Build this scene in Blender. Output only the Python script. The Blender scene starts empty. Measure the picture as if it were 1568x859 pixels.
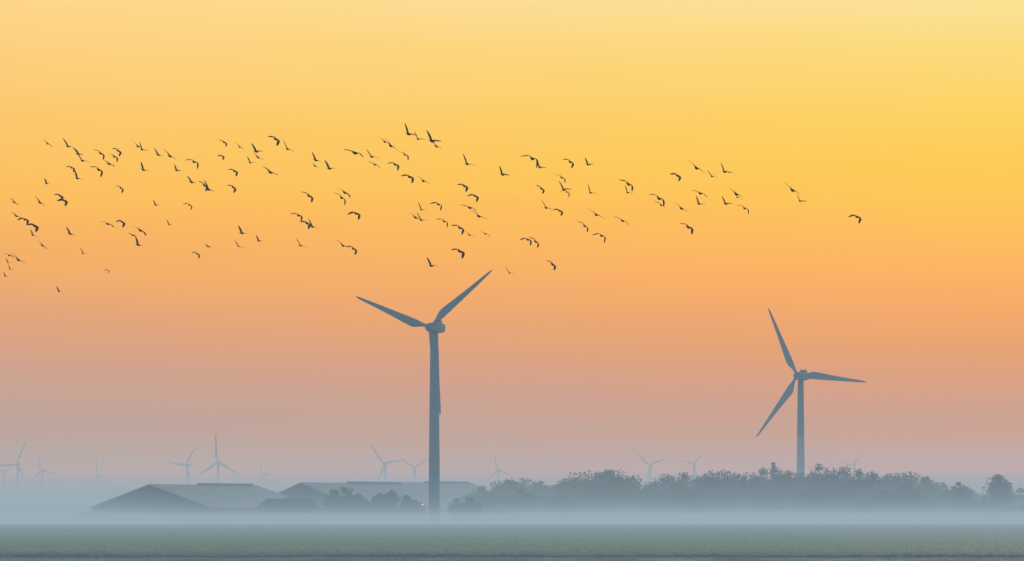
import bpy, math, random
import numpy as np
from mathutils import Matrix, Vector
rng=np.random.default_rng(7); random.seed(7)
scene=bpy.context.scene
CAM_H=1.8; K=0.0002; HZ=793.0          # survey scale of the view: metres per unit at distance 1
def wx(px,D): return (px-784)*K*D
def wz(py,D): return (HZ-py)*K*D+CAM_H
def srgb(c):
    return np.array([ (v/255/12.92 if v/255<=0.04045 else ((v/255+0.055)/1.055)**2.4) for v in c])

# ------------------------------------------------------------ helpers
def link(o,parent=None):
    scene.collection.objects.link(o)
    if parent: o.parent=parent
    return o
def empty(name,loc=(0,0,0)):
    e=bpy.data.objects.new(name,None); e.location=loc; e.empty_display_size=1; return link(e)
def mesh_obj(name,verts,faces,mat=None,parent=None,smooth=False):
    m=bpy.data.meshes.new(name); m.from_pydata([tuple(map(float,v)) for v in verts],[],faces); m.validate(); m.update()
    if mat: m.materials.append(mat)
    if smooth:
        for p in m.polygons: p.use_smooth=True
    return link(bpy.data.objects.new(name,m),parent)
class NT:
    def __init__(s,nt): s.nt=nt
    def n(s,t,**kw):
        nd=s.nt.nodes.new(t)
        for k,v in kw.items(): setattr(nd,k,v)
        return nd
    def l(s,a,b): s.nt.links.new(a,b)
    def math(s,op,a,b=None,clamp=False):
        nd=s.n('ShaderNodeMath',operation=op); nd.use_clamp=clamp
        for i,v in enumerate((a,b)):
            if v is None: continue
            if isinstance(v,(int,float)): nd.inputs[i].default_value=v
            else: s.l(v,nd.inputs[i])
        return nd.outputs[0]
def mat_noise(name,c1,c2,scale=1.0,rough=.8,mscale=(1,1,1),bump=0,attr=None,detail=5,spec=.2):
    m=bpy.data.materials.new(name); m.use_nodes=True; t=NT(m.node_tree)
    b=m.node_tree.nodes['Principled BSDF']; b.inputs['Roughness'].default_value=rough
    b.inputs['Specular IOR Level'].default_value=spec
    tc=t.n('ShaderNodeTexCoord'); mp=t.n('ShaderNodeMapping'); mp.inputs['Scale'].default_value=mscale
    t.l(tc.outputs['Object'],mp.inputs[0])
    nz=t.n('ShaderNodeTexNoise'); nz.inputs['Scale'].default_value=scale; nz.inputs['Detail'].default_value=detail
    t.l(mp.outputs[0],nz.inputs['Vector'])
    r=t.n('ShaderNodeValToRGB'); r.color_ramp.elements[0].position=.35; r.color_ramp.elements[1].position=.65
    r.color_ramp.elements[0].color=(*c1,1); r.color_ramp.elements[1].color=(*c2,1)
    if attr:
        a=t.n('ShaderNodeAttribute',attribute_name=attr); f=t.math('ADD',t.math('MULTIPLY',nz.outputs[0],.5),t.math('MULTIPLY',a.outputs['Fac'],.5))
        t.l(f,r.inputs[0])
    else: t.l(nz.outputs[0],r.inputs[0])
    t.l(r.outputs[0],b.inputs['Base Color'])
    if bump:
        bp=t.n('ShaderNodeBump'); bp.inputs['Strength'].default_value=bump; t.l(nz.outputs[0],bp.inputs['Height']); t.l(bp.outputs[0],b.inputs['Normal'])
    return m

# ------------------------------------------------------------ atmosphere (layered haze, low fog bank; volumes emit their airlight)
HA=np.array([.395,.41,.42]); FA=np.array([.305,.415,.50]); MA=np.array([.35,.42,.47])
LAYERS=[ # name,H,y0,y1,beta rgb, emitted airlight, length of the sloping front
 ('haze_high',115,-400,9500,np.array([.5,.7,.9])*1e-4,HA,0),
 ('haze_mid',64,-410,9400,np.array([.8,1.2,1.6])*1e-4,HA,0),
 ('haze_low',34,-420,9300,np.array([1.0,1.3,1.6])*1e-4,HA,0),
 ('field_mist',2.6,-430,898,np.array([1.65,1.7,1.75])*1e-3,FA*np.array([1.02,1.04,.98]),0),
]
for i,(H,b,Lf,A,ye) in enumerate([(7,.0060,300,FA,9200),(9,.0045,310,FA,5200),(13,.0034,305,FA,3300),(19,.0026,240,FA,2200),(30,.0019,190,MA,1500)]):
    LAYERS.append(('fog_bank_%d'%(i+1),H,900+i*.7,ye,np.array([1,1.04,1.08])*b,A,Lf))
def vol_mat(name,beta,A):
    m=bpy.data.materials.new(name); m.use_nodes=True; nt=m.node_tree; nt.nodes.clear(); t=NT(nt)
    o=t.n('ShaderNodeOutputMaterial'); ad=t.n('ShaderNodeAddShader'); ab=t.n('ShaderNodeVolumeAbsorption'); em=t.n('ShaderNodeEmission')
    mx=beta.max()*1.25
    ab.inputs['Density'].default_value=mx; ab.inputs['Color'].default_value=(*(1-beta/mx),1)
    e=beta*A; s=e.max(); em.inputs['Color'].default_value=(*(e/s),1); em.inputs['Strength'].default_value=float(s)  # glow put into the volume, standing in for light scattered by mist
    t.l(ab.outputs[0],ad.inputs[0]); t.l(em.outputs[0],ad.inputs[1]); t.l(ad.outputs[0],o.inputs['Volume'])
    return m
mist=empty('mist')
for i,(n,H,y0,y1,b,A,Lf) in enumerate(LAYERS):
    w=6000+i*7; z0=-.3-.03*i
    yz=y0-Lf*(-z0)/H if Lf else y0
    v=[(-w,yz,z0),(w,yz,z0),(w,y1,z0),(-w,y1,z0),(-w,y0+Lf,H),(w,y0+Lf,H),(w,y1,H),(-w,y1,H)]
    f=[(3,2,1,0),(4,5,6,7),(0,1,5,4),(1,2,6,5),(2,3,7,6),(3,0,4,7)]
    mesh_obj(n,v,f,vol_mat(n,b,A),mist)
def march(e):
    """transmittance and airlight from eye to the sky for slope e"""
    ys=np.concatenate([np.linspace(0,895,60),np.linspace(900,3000,400),np.linspace(3005,9500,300)])
    T=np.ones(3); L=np.zeros(3)
    for a,b in zip(ys[:-1],ys[1:]):
        y=.5*(a+b); z=CAM_H+e*y; B=np.zeros(3); E=np.zeros(3)
        for (_,H,y0,y1,be,A,Lf) in LAYERS:
            if z<H and y0+Lf*z/H<y<y1: B+=be; E+=be*A
        if B.sum()==0: continue
        t=np.exp(-B*(b-a)); L+=T*(E/np.maximum(B,1e-12))*(1-t); T=T*t
    return T,L

# ------------------------------------------------------------ world
world=bpy.data.worlds.new("World"); scene.world=world; world.use_nodes=True
nt=world.node_tree; nt.nodes.clear(); t=NT(nt)
rows=[-60,0,60,120,180,240,300,350,400,450,500,550,600,650,700,740,770,793]
Lc=[(255,222,158),(255,215,142),(254,210,130),(253,205,118),(253,200,108),(253,196,100),(252,190,98),(249,183,100),(244,176,106),(236,170,115),(223,165,127),(211,163,139),(200,164,149),(189,166,159),(183,171,167),(179,175,173),(172,178,181),(160,180,190)]
Rc=[(254,230,165),(253,227,152),(253,222,134),(253,217,114),(254,211,96),(254,205,84),(254,200,78),(254,192,78),(254,182,80),(251,174,88),(240,167,104),(228,163,121),(216,162,137),(203,164,150),(193,171,161),(185,175,169),(175,178,178),(162,180,190)]
EMAX=.1706
def setramp(r,cols):
    els=r.color_ramp.elements
    gr=[-60,0,60,120,180,240,300,340,380,420,460,500,530,560,590,615,640,655,670,685,700,710,720,730,740,750,760,770,780,787,793]
    lin=np.array([srgb(c) for c in cols])
    data=sorted((((HZ-y)*K)/EMAX,tuple(np.interp(y,rows,lin[:,k]) for k in range(3))) for y in gr)
    while len(els)<len(data): els.new(.5)
    for el,(p,c) in zip(els,data):
        e=p*EMAX; T,L=march(max(e,1e-5)); w=(np.array(c)-L)/np.maximum(T,.06); w=np.clip(w,0.0,1.8)
        el.position=min(1,max(0,p)); el.color=(*w,1)
tc=t.n('ShaderNodeTexCoord'); sx=t.n('ShaderNodeSeparateXYZ'); t.l(tc.outputs['Generated'],sx.inputs[0])
X,Y,Z=sx.outputs
hyp=t.math('SQRT',t.math('ADD',t.math('MULTIPLY',X,X),t.math('MULTIPLY',Y,Y)))
el=t.math('DIVIDE',Z,t.math('MAXIMUM',hyp,.001))
mp=t.n('ShaderNodeMapping'); mp.inputs['Scale'].default_value=(5,5,60); t.l(tc.outputs['Generated'],mp.inputs[0])
nz=t.n('ShaderNodeTexNoise'); nz.inputs['Scale'].default_value=1.0; nz.inputs['Detail'].default_value=4; t.l(mp.outputs[0],nz.inputs['Vector'])
wob=t.math('MULTIPLY',t.math('SUBTRACT',nz.outputs[0],.5),.016)
el2=t.math('ADD',el,t.math('MULTIPLY',wob,t.math('MULTIPLY',el,10,True)))
fac=t.math('DIVIDE',el2,EMAX,True)
rl=t.n('ShaderNodeValToRGB'); rr=t.n('ShaderNodeValToRGB'); setramp(rl,Lc); setramp(rr,Rc)
t.l(fac,rl.inputs[0]); t.l(fac,rr.inputs[0])
az=t.math('ADD',t.math('MULTIPLY',t.math('DIVIDE',X,t.math('MAXIMUM',hyp,.001)),3.2),.5,True)
mx=t.n('ShaderNodeMix',data_type='RGBA'); t.l(az,mx.inputs[0]); t.l(rl.outputs[0],mx.inputs[6]); t.l(rr.outputs[0],mx.inputs[7])
bgw=t.n('ShaderNodeBackground'); t.l(mx.outputs[2],bgw.inputs[0]); bgw.inputs[1].default_value=1.0
sky=t.n('ShaderNodeTexSky',sky_type='NISHITA'); sky.sun_disc=False; sky.sun_elevation=math.radians(7); sky.sun_rotation=math.radians(12)
sky.dust_density=1; sky.ozone_density=3
bgn=t.n('ShaderNodeBackground'); t.l(sky.outputs[0],bgn.inputs[0]); bgn.inputs[1].default_value=.15
def smooth(v,a,b,o0,o1):
    m=t.n('ShaderNodeMapRange',interpolation_type='SMOOTHSTEP'); t.l(v,m.inputs[0])
    for i,q in enumerate((a,b,o0,o1)): m.inputs[i+1].default_value=q
    return m.outputs[0]
w=t.math('MULTIPLY',smooth(Y,.1,.8,0,1),smooth(el,.2,.8,1,0))
ms=t.n('ShaderNodeMixShader'); t.l(w,ms.inputs[0]); t.l(bgn.outputs[0],ms.inputs[1]); t.l(bgw.outputs[0],ms.inputs[2])
wo=t.n('ShaderNodeOutputWorld'); t.l(ms.outputs[0],wo.inputs[0])

sl=bpy.data.lights.new('sun','SUN'); sl.energy=.5; sl.angle=math.radians(3); sl.color=(1,.78,.55)
so=link(bpy.data.objects.new('sun',sl)); d=Vector((math.sin(math.radians(12)),math.cos(math.radians(12)),math.tan(math.radians(7))))
so.rotation_euler=(d).to_track_quat('Z','Y').to_euler(); so.location=(50,-20,60)

# ------------------------------------------------------------ camera
cam=bpy.data.cameras.new('camera'); cam.lens=36/(1568*K); cam.sensor_width=36; cam.shift_y=(HZ-429.5)/1568; cam.clip_end=40000; cam.clip_start=.5
co=link(bpy.data.objects.new('camera',cam)); co.location=(0,0,CAM_H); co.rotation_euler=(math.radians(90),0,0); scene.camera=co
scene.view_settings.view_transform='Standard'

# ------------------------------------------------------------ ground
gm=bpy.data.materials.new('field_grass'); gm.use_nodes=True; g=NT(gm.node_tree); b=gm.node_tree.nodes['Principled BSDF']
b.inputs['Roughness'].default_value=.9; b.inputs['Specular IOR Level'].default_value=.1
tc2=g.n('ShaderNodeTexCoord'); sp=g.n('ShaderNodeSeparateXYZ'); g.l(tc2.outputs['Object'],sp.inputs[0])
def gnoise(sc,det=5):
    m=g.n('ShaderNodeMapping'); m.inputs['Scale'].default_value=sc; g.l(tc2.outputs['Object'],m.inputs[0])
    n=g.n('ShaderNodeTexNoise'); n.inputs['Scale'].default_value=1; n.inputs['Detail'].default_value=det; g.l(m.outputs[0],n.inputs['Vector']); return n.outputs[0]
n1=gnoise((.02,.012,1)); n2=gnoise((.9,.12,1),8); n3=gnoise((.06,.02,1),4)
yy=g.math('ADD',sp.outputs[1],g.math('MULTIPLY',g.math('SUBTRACT',n1,.5),40))
rp=g.n('ShaderNodeValToRGB'); g.l(g.math('DIVIDE',yy,1000,True),rp.inputs[0])
st=[(0,(.14,.19,.11)),(.166,(.14,.19,.11)),(.176,(.30,.38,.24)),(.19,(.24,.46,.15)),(.30,(.26,.49,.16)),(.43,(.22,.43,.16)),(.52,(.14,.26,.13)),(.62,(.15,.28,.14)),(.75,(.08,.12,.085)),(.93,(.06,.09,.08))]
els=rp.color_ramp.elements
while len(els)<len(st): els.new(.5)
for e_,(p,c) in zip(els,st): e_.position=p; e_.color=(*c,1)
mm=g.n('ShaderNodeMix',data_type='RGBA',blend_type='MULTIPLY'); mm.inputs[0].default_value=1; g.l(rp.outputs[0],mm.inputs[6])
r2=g.n('ShaderNodeValToRGB'); r2.color_ramp.elements[0].position=.3; r2.color_ramp.elements[1].position=.7
r2.color_ramp.elements[0].color=(.62,.66,.68,1); r2.color_ramp.elements[1].color=(1.35,1.28,1.2,1); g.l(g.math('ADD',g.math('MULTIPLY',n2,.5),g.math('MULTIPLY',n3,.5)),r2.inputs[0]); g.l(r2.outputs[0],mm.inputs[7])
g.l(mm.outputs[2],b.inputs['Base Color'])
bp=g.n('ShaderNodeBump'); bp.inputs['Strength'].default_value=.15; bp.inputs['Distance'].default_value=.05; g.l(n2,bp.inputs['Height']); g.l(bp.outputs[0],b.inputs['Normal'])
mesh_obj('field',[(-9000,-500,0),(9000,-500,0),(9000,14000,0),(-9000,14000,0)],[(0,1,2,3)],gm)

# ploughed strip of soil clods
soil=mat_noise('soil',(.030,.038,.045),(.10,.12,.125),3,.95,bump=.6)
from mathutils import noise as mn
def strip(name,y0,y1,x0,x1,amp,base,dx,dy,mat,seed):
    nx=int((x1-x0)/dx); ny=int((y1-y0)/dy); vs=[]
    for j in range(ny+1):
        for i in range(nx+1):
            x=x0+i*dx; y=y0+j*dy
            edge=min(1,j/3,(ny-j)/3)
            h=mn.noise(Vector((x*1.1,y*1.7,seed)))*.6+mn.noise(Vector((x*3.7,y*4,seed+5)))*.4
            big=.5+.5*mn.noise(Vector((x*.12,y*.3,seed+9)))
            vs.append((x,y,-.03+edge*(base+amp*max(0,h+.15)*big*2)))
    fs=[(j*(nx+1)+i,j*(nx+1)+i+1,(j+1)*(nx+1)+i+1,(j+1)*(nx+1)+i) for j in range(ny) for i in range(nx)]
    return mesh_obj(name,vs,fs,mat)
strip('ploughed_soil',148,156,-42,42,.14,.035,.11,.3,soil,1.0)
grass_n=mat_noise('short_grass',(.19,.33,.12),(.31,.47,.19),.8,.9,spec=.1)
strip('grass_verge',128,147,-42,42,.05,.035,.14,.4,mat_noise('pale_verge',(.10,.14,.13),(.50,.56,.54),.35,.9,mscale=(1,.3,1)),4.0)
# tufts of grass
N=26000
yt=128+ (rng.random(N)**1.6)*420; xt=(rng.random(N)-.5)*.36*yt
vs=[];fs=[]
for i in range(N):
    s=.025+.035*rng.random()*(1 if rng.random()<.95 else 2.2); k=len(vs)
    for q in range(2):
        a=rng.random()*3.14; dx_,dy_=math.cos(a)*s*.6,math.sin(a)*s*.3; lean=(rng.random()-.5)*s
        vs+= [(xt[i]-dx_,yt[i]-dy_,-.01),(xt[i]+dx_,yt[i]+dy_,-.01),(xt[i]+lean,yt[i],s)]
        fs.append((k+3*q,k+3*q+1,k+3*q+2))
mesh_obj('grass',vs,fs,grass_n)

# ------------------------------------------------------------ wind turbines
paint=mat_noise('turbine_paint',(.42,.48,.52),(.48,.54,.58),.25,.6,mscale=(1,1,.15))
steel=mat_noise('dark_steel',(.10,.11,.12),(.16,.17,.18),1,.6)
def lathe(rings,seg=28):
    vs=[];fs=[]
    for (z,r) in rings:
        for i in range(seg):
            a=2*math.pi*i/seg; vs.append((r*math.cos(a),r*math.sin(a),z))
    for j in range(len(rings)-1):
        for i in range(seg):
            fs.append((j*seg+i,j*seg+(i+1)%seg,(j+1)*seg+(i+1)%seg,(j+1)*seg+i))
    fs.append(tuple(range(seg-1,-1,-1))); fs.append(tuple((len(rings)-1)*seg+i for i in range(seg)))
    return vs,fs
def blade(R):
    st=[(.03,.040,.040,0),(.07,.036,.036,0),(.12,.056,.032,.008),(.18,.090,.026,.02),(.23,.100,.021,.025),(.32,.092,.016,.022),(.45,.075,.011,.017),(.6,.058,.008,.012),(.75,.044,.006,.008),(.88,.032,.004,.006),(.96,.022,.003,.004),(1.0,.006,.0015,.002)]
    vs=[];fs=[];seg=14
    for (z,c,th,off) in st:
        tw=math.radians(14*(1-z)**2)
        for i in range(seg):
            a=2*math.pi*i/seg; x=c*.5*math.cos(a)+off; y=th*.5*math.sin(a)*(1-.35*math.cos(a)*(1 if z>.1 else 0))
            vs.append(((x*math.cos(tw)-y*math.sin(tw))*R,(x*math.sin(tw)+y*math.cos(tw)-.02*z*z)*R,z*R))
    for j in range(len(st)-1):
        for i in range(seg): fs.append((j*seg+i,j*seg+(i+1)%seg,(j+1)*seg+(i+1)%seg,(j+1)*seg+i))
    fs.append(tuple(range(seg-1,-1,-1))); fs.append(tuple((len(st)-1)*seg+i for i in range(seg)))
    return vs,fs
def turbine(px,hy,D,R,yaw,theta,flip=1,hub=None,detail=True):
    H=wz(hy,D); X0=wx(px,D)
    e=empty('wind_turbine',(X0,D,0))
    rb=H*.0295; rt=H*.0205
    vs,fs=lathe([(-.3,rb*1.12),(.5,rb*1.12),(.52,rb),(H*.33,rb*.94),(H*.332,rb*.955),(H*.338,rb*.955),(H*.34,rb*.935),(H*.66,rb*.82),(H*.662,rb*.84),(H*.668,rb*.84),(H*.67,rb*.815),(H-R*.06,rt)])
    mesh_obj('tower',vs,fs,paint,e,True)
    if detail:
        mesh_obj('door',[(-.5,-rb-.05,.6),(.5,-rb-.05,.6),(.5,-rb-.05,2.9),(-.5,-rb-.05,2.9),(-.5,-rb+.3,.6),(.5,-rb+.3,.6),(.5,-rb+.3,2.9),(-.5,-rb+.3,2.9)],[(0,1,2,3),(1,5,6,2),(4,0,3,7),(3,2,6,7)],steel,e)
    s=R/26.
    st=[(-1.9,.9,.9,0),(-1.7,1.15,1.2,0),(-.6,1.35,1.45,.05),(1.0,1.45,1.6,.1),(3.2,1.4,1.5,.12),(4.8,1.25,1.25,.15),(5.2,1.0,.95,.2)]
    vs=[];seg=20;fs=[]
    for (y,hw,hh,dz) in st:
        for i in range(seg):
            a=2*math.pi*i/seg; c,sn=math.cos(a),math.sin(a); p=.45
            vs.append((hw*s*math.copysign(abs(c)**p,c),y*s,(hh*math.copysign(abs(sn)**p,sn)+dz)*s))
    for j in range(len(st)-1):
        for i in range(seg): fs.append((j*seg+i,(j+1)*seg+i,(j+1)*seg+(i+1)%seg,j*seg+(i+1)%seg))
    fs.append(tuple(range(seg))); fs.append(tuple((len(st)-1)*seg+i for i in range(seg-1,-1,-1)))
    M=Matrix.Translation((0,0,H))@Matrix.Rotation(math.radians(-yaw),4,'Z')
    o=mesh_obj('nacelle',vs,fs,paint,e,False); o.matrix_local=M
    if detail:
        def bx(x0,x1,y0,y1,z0,z1): 
            return [(x0,y0,z0),(x1,y0,z0),(x1,y1,z0),(x0,y1,z0),(x0,y0,z1),(x1,y0,z1),(x1,y1,z1),(x0,y1,z1)]
        F=[(3,2,1,0),(4,5,6,7),(0,1,5,4),(1,2,6,5),(2,3,7,6),(3,0,4,7)]
        vv=bx(-.9*s,.9*s,1.6*s,3.4*s,1.6*s,2.25*s)+bx(-.05,.05,4.2*s,4.3*s,1.3*s,3.0*s)
        o=mesh_obj('cooler_and_vane',vv,F+[tuple(a+8 for a in f) for f in F],paint,e); o.matrix_local=M
    vs,fs=lathe([(0,1.25*s),(1.2*s,1.3*s),(2.0*s,1.1*s),(2.6*s,.7*s),(2.85*s,.2*s)],20)
    o=mesh_obj('spinner',vs,fs,paint,e,True); o.matrix_local=M@Matrix.Translation((0,-1.9*s,0))@Matrix.Rotation(math.radians(90),4,'X')
    bv,bf=blade(R)
    for k in range(3):
        th=theta+120*k
        o=mesh_obj('blade_%d'%(k+1),bv,bf,paint,e,True)
        o.matrix_local=M@Matrix.Translation((0,-3.0*s,0))@Matrix.Rotation(math.radians(90-th),4,'Y')@Matrix.Scale(flip,4,(1,0,0))
    return e
turbine(665,502,1000,27.2,25,38,flip=-1)
turbine(1226,576,1171,27.0,28,-6,flip=-1)
for (px,hy,bl,th,yw,DM) in [(27,711,38,63,20,1.05),(7,723,24,20,30,1.25),(65,720,31,105,25,1.35),(150,727,25,92,15,1.35),(287,712,36,52,35,1.1),(334,708,44,92,15,1.1),(404,726,22,110,30,1.45),(530,733,20,30,20,1.5),(590,710,38,8,25,1.1),(634,716,29,30,-25,1.3),(763,720,29,100,25,1.45),(996,712,32,20,20,2.1),(1063,710,22,45,20,1.8),(1308,712,20,50,30,1.6)]:
    D=26.0/(bl*K)*DM; D=min(8800,D); turbine(px,hy,D,bl*K*D,yw,th,flip=-1,detail=False)

# ------------------------------------------------------------ barns
wall=mat_noise('barn_wall',(.05,.055,.06),(.085,.09,.095),.6,.85,mscale=(6,6,.3))
roof=mat_noise('corrugated_roof',(.52,.55,.57),(.68,.71,.73),.3,.5,mscale=(1,1,1),spec=.5)
darkr=mat_noise('dark_roof',(.06,.065,.07),(.10,.10,.11),.5,.8)
trim=mat_noise('trim',(.30,.31,.32),(.36,.37,.38),1,.7)
doorm=mat_noise('barn_door_paint',(.10,.12,.12),(.14,.16,.16),1,.8)
def box(x0,x1,y0,y1,z0,z1):
    return [(x0,y0,z0),(x1,y0,z0),(x1,y1,z0),(x0,y1,z0),(x0,y0,z1),(x1,y0,z1),(x1,y1,z1),(x0,y1,z1)]
BF=[(3,2,1,0),(4,5,6,7),(0,1,5,4),(1,2,6,5),(2,3,7,6),(3,0,4,7)]
def boxes(name,lst,mat,parent):
    vs=[];fs=[]
    for b_ in lst:
        k=len(vs); vs+=box(*b_); fs+=[tuple(a+k for a in f) for f in BF]
    return mesh_obj(name,vs,fs,mat,parent)
def barn(px,D,W,L,ang,he,hr,rm=roof,name='barn',doors=3):
    e=empty(name,(wx(px,D),D,0)); e.rotation_euler=(0,0,math.radians(ang))
    w=-W
    mesh_obj('walls',[(0,0,-.2),(w,0,-.2),(w,L,-.2),(0,L,-.2),(0,0,he),(w,0,he),(w,L,he),(0,L,he),(w/2,0,hr),(w/2,L,hr)],
        [(1,0,4,8,5),(3,2,6,9,7),(0,3,7,4),(2,1,5,6)],wall,e)
    ov=.7; sl=(hr-he)/(W/2); th=.22
    for nm,sg in (('roof_right',1),('roof_left',-1)):
        xe=(W/2+ov)*sg
        def P(u,y,up): return (w/2+xe*u,y,hr-abs(xe)*u*sl+.05+up)
        vs=[P(0,-ov,0),P(1,-ov,0),P(1,L+ov,0),P(0,L+ov,0),P(0,-ov,th),P(1,-ov,th),P(1,L+ov,th),P(0,L+ov,th)]
        mesh_obj(nm,vs,BF,rm,e)
        sv=[];sf=[]
        y=.5
        while y<L:
            kk=len(sv); q=[P(.01,y,th+.002),P(.99,y,th+.002),P(.99,y+.1,th+.002),P(.01,y+.1,th+.002)]
            q2=[(a,b_,c+.04) for a,b_,c in q]; sv+=q+q2; sf+=[tuple(a+kk for a in f) for f in BF]; y+=5.0
        mesh_obj(nm+'_seams',sv,sf,rm,e)
    boxes('ridge_vent',[(w/2-.8,w/2+.8,L*.45,L-1.5,hr+.05,hr+.75)],trim,e)
    ds=[]
    for i in range(doors):
        c=-W*(i+1)/(doors+1); ds.append((c-2.2,c+2.2,-.12,.05,0,4.0 if he>4.6 else 2.6)) if W>10 else ds.append((c-.6,c+.6,-.12,.05,0,he*.85))
    boxes('doors',ds,doorm,e)
    boxes('door_frames',[(a-.2,a-.003,-.2,.05,0,f) for a,b_,c,d_,z,f in ds]+[(b_+.003,b_+.2,-.2,.05,0,f) for a,b_,c,d_,z,f in ds]+[(a-.2,b_+.2,-.2,.05,f+.003,f+.25) for a,b_,c,d_,z,f in ds],trim,e)
    ws=[]; y=3 if L>10 else 1
    while y<L-4: ws.append((-.05,.1,y,y+3.2,he*.5,he*.78)); y+=5
    if ws: boxes('side_windows',ws,steel,e)
    boxes('gutter',[(.68,.85,-.6,L+.6,he-.42,he-.25)],trim,e)
    return e
barn(325,1030,58,46,-42,5.1,12.4)
barn(545,1062,50,48,-42,5.3,13.3)
barn(668,1100,46,42,-42,5.6,13.8)
barn(430,1022,18,14,-60,4.2,7.6,rm=darkr,name='shed',doors=1)
barn(133,1052,5,6,-30,1.8,3.0,rm=darkr,name='shed',doors=1)
barn(735,1050,16,12,-50,4.0,6.6,rm=darkr,name='farmhouse',doors=1)
lp=empty('yard_lamp',(wx(647,990),990,0))
vs,fs=lathe([(0,.1),(5.6,.07)],10); mesh_obj('post',vs,fs,steel,lp)
gl=bpy.data.materials.new('lamp_glow'); gl.use_nodes=True; gb=gl.node_tree.nodes['Principled BSDF']; gb.inputs['Emission Color'].default_value=(1,.5,.1,1); gb.inputs['Emission Strength'].default_value=2.5
vs,fs=lathe([(5.6,.1),(5.7,.22),(5.95,.22),(6.05,.1)],12); mesh_obj('lamp_head',vs,fs,gl,lp)

# ------------------------------------------------------------ trees
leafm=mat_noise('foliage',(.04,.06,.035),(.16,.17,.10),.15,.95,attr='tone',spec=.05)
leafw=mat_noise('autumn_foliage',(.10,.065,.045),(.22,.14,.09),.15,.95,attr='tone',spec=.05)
bark=mat_noise('bark',(.04,.035,.03),(.08,.07,.06),2,.95)
def leaf_mesh(name,C,S,tone,mat,parent=None):
    n=len(C); a=rng.normal(size=(n,3)); a/=np.linalg.norm(a,axis=1)[:,None]; b_=rng.normal(size=(n,3)); b_-= (a*b_).sum(1)[:,None]*a; b_/=np.linalg.norm(b_,axis=1)[:,None]
    S=S[:,None]; v=np.stack([C-a*S,C-b_*S*.6,C+a*S,C+b_*S*.6],1).reshape(-1,3)
    v[:,2]=np.maximum(v[:,2],.02)
    m=bpy.data.meshes.new(name); m.vertices.add(4*n); m.vertices.foreach_set('co',v.ravel())
    m.loops.add(4*n); m.loops.foreach_set('vertex_index',np.arange(4*n,dtype=np.int32)); m.polygons.add(n); m.polygons.foreach_set('loop_start',np.arange(0,4*n,4,dtype=np.int32))
    m.update(calc_edges=True); at=m.attributes.new('tone','FLOAT','FACE'); at.data.foreach_set('value',tone.astype(np.float32)); m.materials.append(mat)
    return link(bpy.data.objects.new(name,m),parent)
def crown(x,y,H,W,n,leaf=.3,zb=.15):
    cs=[];ts=[]; nc=int(16+W*1.2); zc=H*(zb+1)/2; rz=H*(1-zb)/2; R=W/2
    for i in range(nc):
        d=rng.normal(size=3); d/=np.linalg.norm(d); rr_=(.45+.5*rng.random()); r=R*(.22+.18*rng.random())
        c=np.array([x+d[0]*(R-r)*rr_*1.15,y+d[1]*(R-r)*rr_,zc+d[2]*(rz-r*.9)*rr_*1.1])
        if i==0: c=np.array([x,y,H-r*.9])
        m=n//nc; p=rng.normal(size=(m,3)); p/=np.linalg.norm(p,axis=1)[:,None]; p*= (rng.random(m)**.45)[:,None]*r*np.array([1.1,1.1,.85])*(1+.2*rng.random((m,1)))
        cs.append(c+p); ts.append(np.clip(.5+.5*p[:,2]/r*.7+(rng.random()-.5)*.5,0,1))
    m=n//20; p=rng.normal(size=(m,3)); p/=np.linalg.norm(p,axis=1)[:,None]; p*=np.array([R*.98,R,rz*.98]); cs.append(np.array([x,y,zc])+p*(.85+.15*rng.random((m,1)))); ts.append(rng.random(m))
    return np.concatenate(cs),np.concatenate(ts)
def trunk_geo(x,y,H,W,VS,FS):
    def limb(p0,p1,r0,r1,seg=7):
        k=len(VS); d=Vector(p1)-Vector(p0); q=d.to_track_quat('Z','Y')
        for p,r in ((p0,r0),(p1,r1)):
            for i in range(seg):
                a=2*math.pi*i/seg; VS.append(tuple(Vector(p)+q@Vector((r*math.cos(a),r*math.sin(a),0))))
        for i in range(seg): FS.append((k+i,k+(i+1)%seg,k+seg+(i+1)%seg,k+seg+i))
    r=H*.022; limb((x,y,-.1),(x,y,H*.3),r*1.2,r); limb((x,y,H*.3),(x+.3,y,H*.75),r,r*.3)
    for i in range(7):
        a=rng.random()*6.28; z=H*(.25+.4*rng.random()); L=W*.38
        limb((x,y,z),(x+math.cos(a)*L,y+math.sin(a)*L,z+H*.2),r*.45,r*.1)
OUT=[(690,768),(715,756),(740,745),(755,735),(800,731),(822,737),(832,741),(855,740),(866,732),(880,723),(905,720),(955,721),(970,731),(980,744),(1000,740),(1015,729),(1040,723),(1075,725),(1108,721),(1125,727),(1138,731),(1150,720),(1180,713),(1200,715),(1215,723),(1232,722),(1250,710),(1268,716),(1300,714),(1322,721),(1350,724),(1385,722),(1410,726),(1428,733),(1440,744),(1452,750),(1470,738),(1482,748),(1500,750),(1700,745)]
ox=[a for a,_ in OUT]; oy=[b for _,b in OUT]
def mass(name,spec,leaf,parent=None):
    par=empty(name); Cs=[];Ts=[];Cw=[];Tw=[];VS=[];FS=[]
    for (x,y,H,W,n,warm) in spec:
        C,T=crown(x,y,H,W,n,leaf); (Cw if warm else Cs).append(C); (Tw if warm else Ts).append(T); trunk_geo(x,y,H,W,VS,FS)
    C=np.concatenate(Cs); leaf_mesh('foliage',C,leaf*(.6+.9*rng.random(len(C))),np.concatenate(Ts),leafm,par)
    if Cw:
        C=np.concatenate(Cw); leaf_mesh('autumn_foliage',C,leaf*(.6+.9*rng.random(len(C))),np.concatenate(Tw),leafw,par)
    mesh_obj('trunks_and_limbs',VS,FS,bark,par); return par
spec=[]
px=700.
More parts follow.
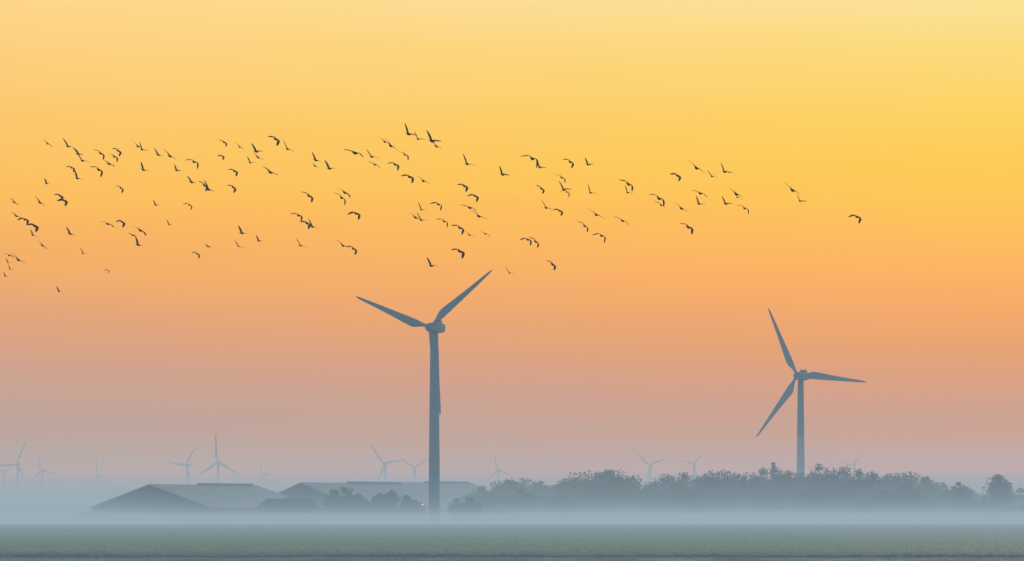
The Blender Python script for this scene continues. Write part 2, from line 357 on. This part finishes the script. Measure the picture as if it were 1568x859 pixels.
while px<1700:
    if not(1492<px<1560):
        D=1095+rng.random()*30; yo=np.interp(px,ox,oy); H=wz(yo,D); W=min(H*.85,14)*(.8+.4*rng.random())
        spec.append((wx(px,D),D,H*(.985+.06*rng.random()),W,3600,rng.random()<.18))
    px+=14+11*rng.random()
px=690.
while px<1700:
    D=1072+rng.random()*25; yo=np.interp(px,ox,oy); H=max(3,wz(yo,D)*(.5+.33*rng.random())); 
    spec.append((wx(px,D),D,H,H*1.15,1900,rng.random()<.15)); px+=12+9*rng.random()
px=1490.
while px<1700:
    D=1120; H=wz(748,D)*(.85+.2*rng.random()); spec.append((wx(px,D),D,H,9,1800,False)); px+=20
mass('tree_line',spec,.34)
def single(name,px,D,ytop,W,n,leaf=.34,mat=leafm,zb=.12):
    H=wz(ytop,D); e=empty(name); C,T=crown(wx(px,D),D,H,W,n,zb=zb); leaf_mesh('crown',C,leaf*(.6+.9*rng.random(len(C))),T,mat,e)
    VS=[];FS=[]; trunk_geo(wx(px,D),D,H,W,VS,FS); mesh_obj('trunk',VS,FS,bark,e)
single('tree',1528,1085,726,11.5,7000)
single('tree',1468,1080,738,6.5,2600)
for (px,yt,W) in [(512,748,8),(530,744,9),(549,756,8),(582,756,8),(600,750,9),(622,757,8),(505,764,6),(560,766,7),(640,768,7)]:
    single('tree',px,1042,yt,W,2600,zb=.02)
for (px,yt,W) in [(700,764,7),(722,760,8),(455,776,5),(478,774,6)]:
    single('bush',px,1030,yt,W,1500,zb=0)
spec=[]
for D,a,b_,top in ((2000,-150,165,757),(2600,-100,760,770),(2600,1400,1750,766)):
    px=a
    while px<b_:
        yo=top+6*math.sin(px*.035)+rng.random()*5; H=wz(yo,D); spec.append((wx(px,D),D+rng.random()*60,H,H*1.0,420,False)); px+=11+8*rng.random()
mass('tree_line',spec,.8)
ch=empty('chimney',(wx(1184,1140),1140,0))
brick=mat_noise('brick',(.20,.15,.13),(.28,.21,.18),3,.9)
hc=wz(708,1140); vs,fs=lathe([(0,.9),(hc-.8,.6),(hc-.8,.75),(hc,.75)],16); mesh_obj('shaft',vs,fs,brick,ch)

# ------------------------------------------------------------ birds
feather=mat_noise('feathers',(.16,.085,.055),(.30,.18,.12),14,.85,spec=.1)
def bird_mesh(name,al,ar):
    vs=[];fs=[];seg=10
    body=[(.245,.003,.003,.0),(.21,.009,.009,.003),(.19,.026,.028,.008),(.155,.032,.034,.01),(.125,.030,.032,.004),(.07,.050,.055,-.002),(.0,.058,.062,-.006),(-.07,.046,.046,-.004),(-.13,.028,.024,.0),(-.17,.042,.011,.002),(-.25,.062,.005,.002)]
    for (y,rx,rz,dz) in body:
        for i in range(seg):
            a=2*math.pi*i/seg; vs.append((rx*math.cos(a),y,rz*math.sin(a)+dz))
    for j in range(len(body)-1):
        for i in range(seg): fs.append((j*seg+i,j*seg+(i+1)%seg,(j+1)*seg+(i+1)%seg,(j+1)*seg+i))
    fs.append(tuple(range(seg))); fs.append(tuple((len(body)-1)*seg+i for i in range(seg-1,-1,-1)))
    ws=[(0,.085,-.09,.024),(.08,.11,-.11,.02),(.17,.135,-.11,.016),(.26,.13,-.115,.013),(.35,.10,-.12,.010),(.44,.055,-.125,.007),(.51,.0,-.12,.005),(.545,-.055,-.11,.003)]
    for sg,(a1,a2) in ((-1,al),(1,ar)):
        k=len(vs); x=.02; z=.02; ps=0
        for j,(s,le,te,th) in enumerate(ws):
            f=s/.545; a=math.radians(a1+(a2-a1)*min(1,max(0,(f-.15)/.5)))
            x+=math.cos(a)*(s-ps); z+=math.sin(a)*(s-ps); ps=s
            nx,nz=-math.sin(a),math.cos(a)
            for (yy_,o) in ((le,0),(le*.6+te*.4,th),(te,0),(le*.6+te*.4,-th*.5)):
                vs.append((sg*(x+nx*o),yy_,z+nz*o))
        for j in range(len(ws)-1):
            for i in range(4):
                q=(k+j*4+i,k+j*4+(i+1)%4,k+(j+1)*4+(i+1)%4,k+(j+1)*4+i); fs.append(q if sg<0 else q[::-1])
        e_=k+(len(ws)-1)*4; fs.append((e_,e_+1,e_+2,e_+3))
    m=bpy.data.meshes.new(name); m.from_pydata(vs,[],fs); m.validate(); m.materials.append(feather); m.update()
    for p in m.polygons: p.use_smooth=True
    return m
BM={'L':[(bird_mesh('bird_wings_up_a',(42,46),(18,5)),22),(bird_mesh('bird_wings_up_b',(46,50),(18,8)),22),(bird_mesh('bird_wings_up_c',(35,36),(10,-5)),24)],
    'N':[(bird_mesh('bird_arched_a',(30,-30),(20,-70)),26),(bird_mesh('bird_arched_b',(35,-15),(15,-60)),28),(bird_mesh('bird_arched_c',(25,-40),(15,-75)),20)],
    'S':[(bird_mesh('bird_glide_a',(18,5),(8,-10)),30),(bird_mesh('bird_glide_b',(12,-10),(12,-20)),27),(bird_mesh('bird_glide_c',(24,10),(5,-5)),30)]}
BL="""73 220 S 7;104 224 L 10;120 236 L 9;126 246 L 10;154 235 N 9;151 260 N 10;167 251 S 9;175 240 N 8;181 231 N 8;185 288 N 7;110 257 N 7;118 273 L 9;71 281 L 6;92 300 N 8;98 307 N 9;61 310 S 9;22 310 S 7;25 331 S 7;38 336 N 9;53 346 N 10;50 360 L 7;65 376 S 8;107 358 L 9;127 388 L 6;90 446 L 6;14 391 S 7;28 398 S 10;12 402 L 5;15 412 L 5;8 423 L 5;165 414 N 4;165 343 S 9;187 340 N 8;203 360 S 7;215 353 S 10;211 375 L 9;238 314 L 6;259 344 L 6;211 224 S 9;217 229 L 8;219 260 L 9;242 237 L 9;260 239 S 10;270 261 L 7;297 248 N 10;293 279 L 9;290 314 N 7;302 389 N 7;318 377 S 7;313 284 N 9;319 290 L 11;343 218 N 7;340 239 N 6;357 287 N 8;359 262 N 8;367 225 S 7;383 249 L 7;392 232 L 10;395 241 S 8;370 357 L 9;396 369 L 7;365 377 L 7;422 213 N 10;414 264 S 11;440 228 L 10;457 330 N 9;470 342 N 9;478 347 L 9;460 376 L 9;473 300 N 10;483 245 L 10;504 258 L 10;482 254 S 7;525 376 S 9;541 381 N 9;523 303 N 10;528 295 S 10;545 327 N 10;543 234 S 13;569 240 L 10;574 252 S 8;589 217 S 9;598 223 S 11;605 252 N 9;620 237 N 8;625 205 L 12;640 213 L 9;661 216 L 13;668 224 S 9;627 271 N 10;648 277 S 10;645 321 L 8;636 333 S 9;645 337 L 9;671 313 N 9;680 339 N 9;704 349 N 10;719 360 S 7;743 358 S 7;704 385 N 11;660 407 L 10;711 285 N 9;727 300 N 9;719 318 S 10;733 331 S 11;715 251 L 11;769 267 L 10;780 418 L 7;815 243 N 13;826 256 L 9;829 289 N 8;860 272 N 8;863 290 L 10;868 294 N 7;873 248 N 9;900 252 L 8;904 295 L 9;836 318 L 10;857 323 N 8;808 367 N 9;820 370 N 9;846 405 N 9;895 346 N 9;921 361 N 10;913 329 S 11;953 338 S 10;962 282 N 11;961 295 L 8;1009 304 N 12;1012 314 S 8;1037 269 N 9;1043 319 S 10;1054 348 N 11;1066 257 S 12;1070 312 L 9;1072 296 S 10;1090 270 L 8;1109 263 L 10;1111 312 L 9;1127 297 S 11;1129 302 L 7;1140 319 N 9;1213 291 S 12;1225 308 L 8;1312 332 N 10"""
for ent in BL.replace('\n','').split(';'):
    x,y,ty,sz=ent.split(); x=float(x);y=float(y);sz=float(sz)
    D=205*10.5/max(sz,7.0)*(.94+.12*rng.random()); m,roll=BM[ty][rng.integers(3)]
    s=sz*(2.5 if ty=='L' else 2.7)*K*D/.95
    yaw=-18-24*rng.random()
    o=bpy.data.objects.new('bird',m); link(o)
    o.matrix_world=Matrix.Translation((wx(x,D),D,wz(y,D)))@Matrix.Rotation(math.radians(roll+(rng.random()-.5)*14),4,'Y')@Matrix.Rotation(math.radians(yaw),4,'Z')@Matrix.Rotation(math.radians(rng.random()*10-2),4,'X')@Matrix.Scale(s,4)
print('done')
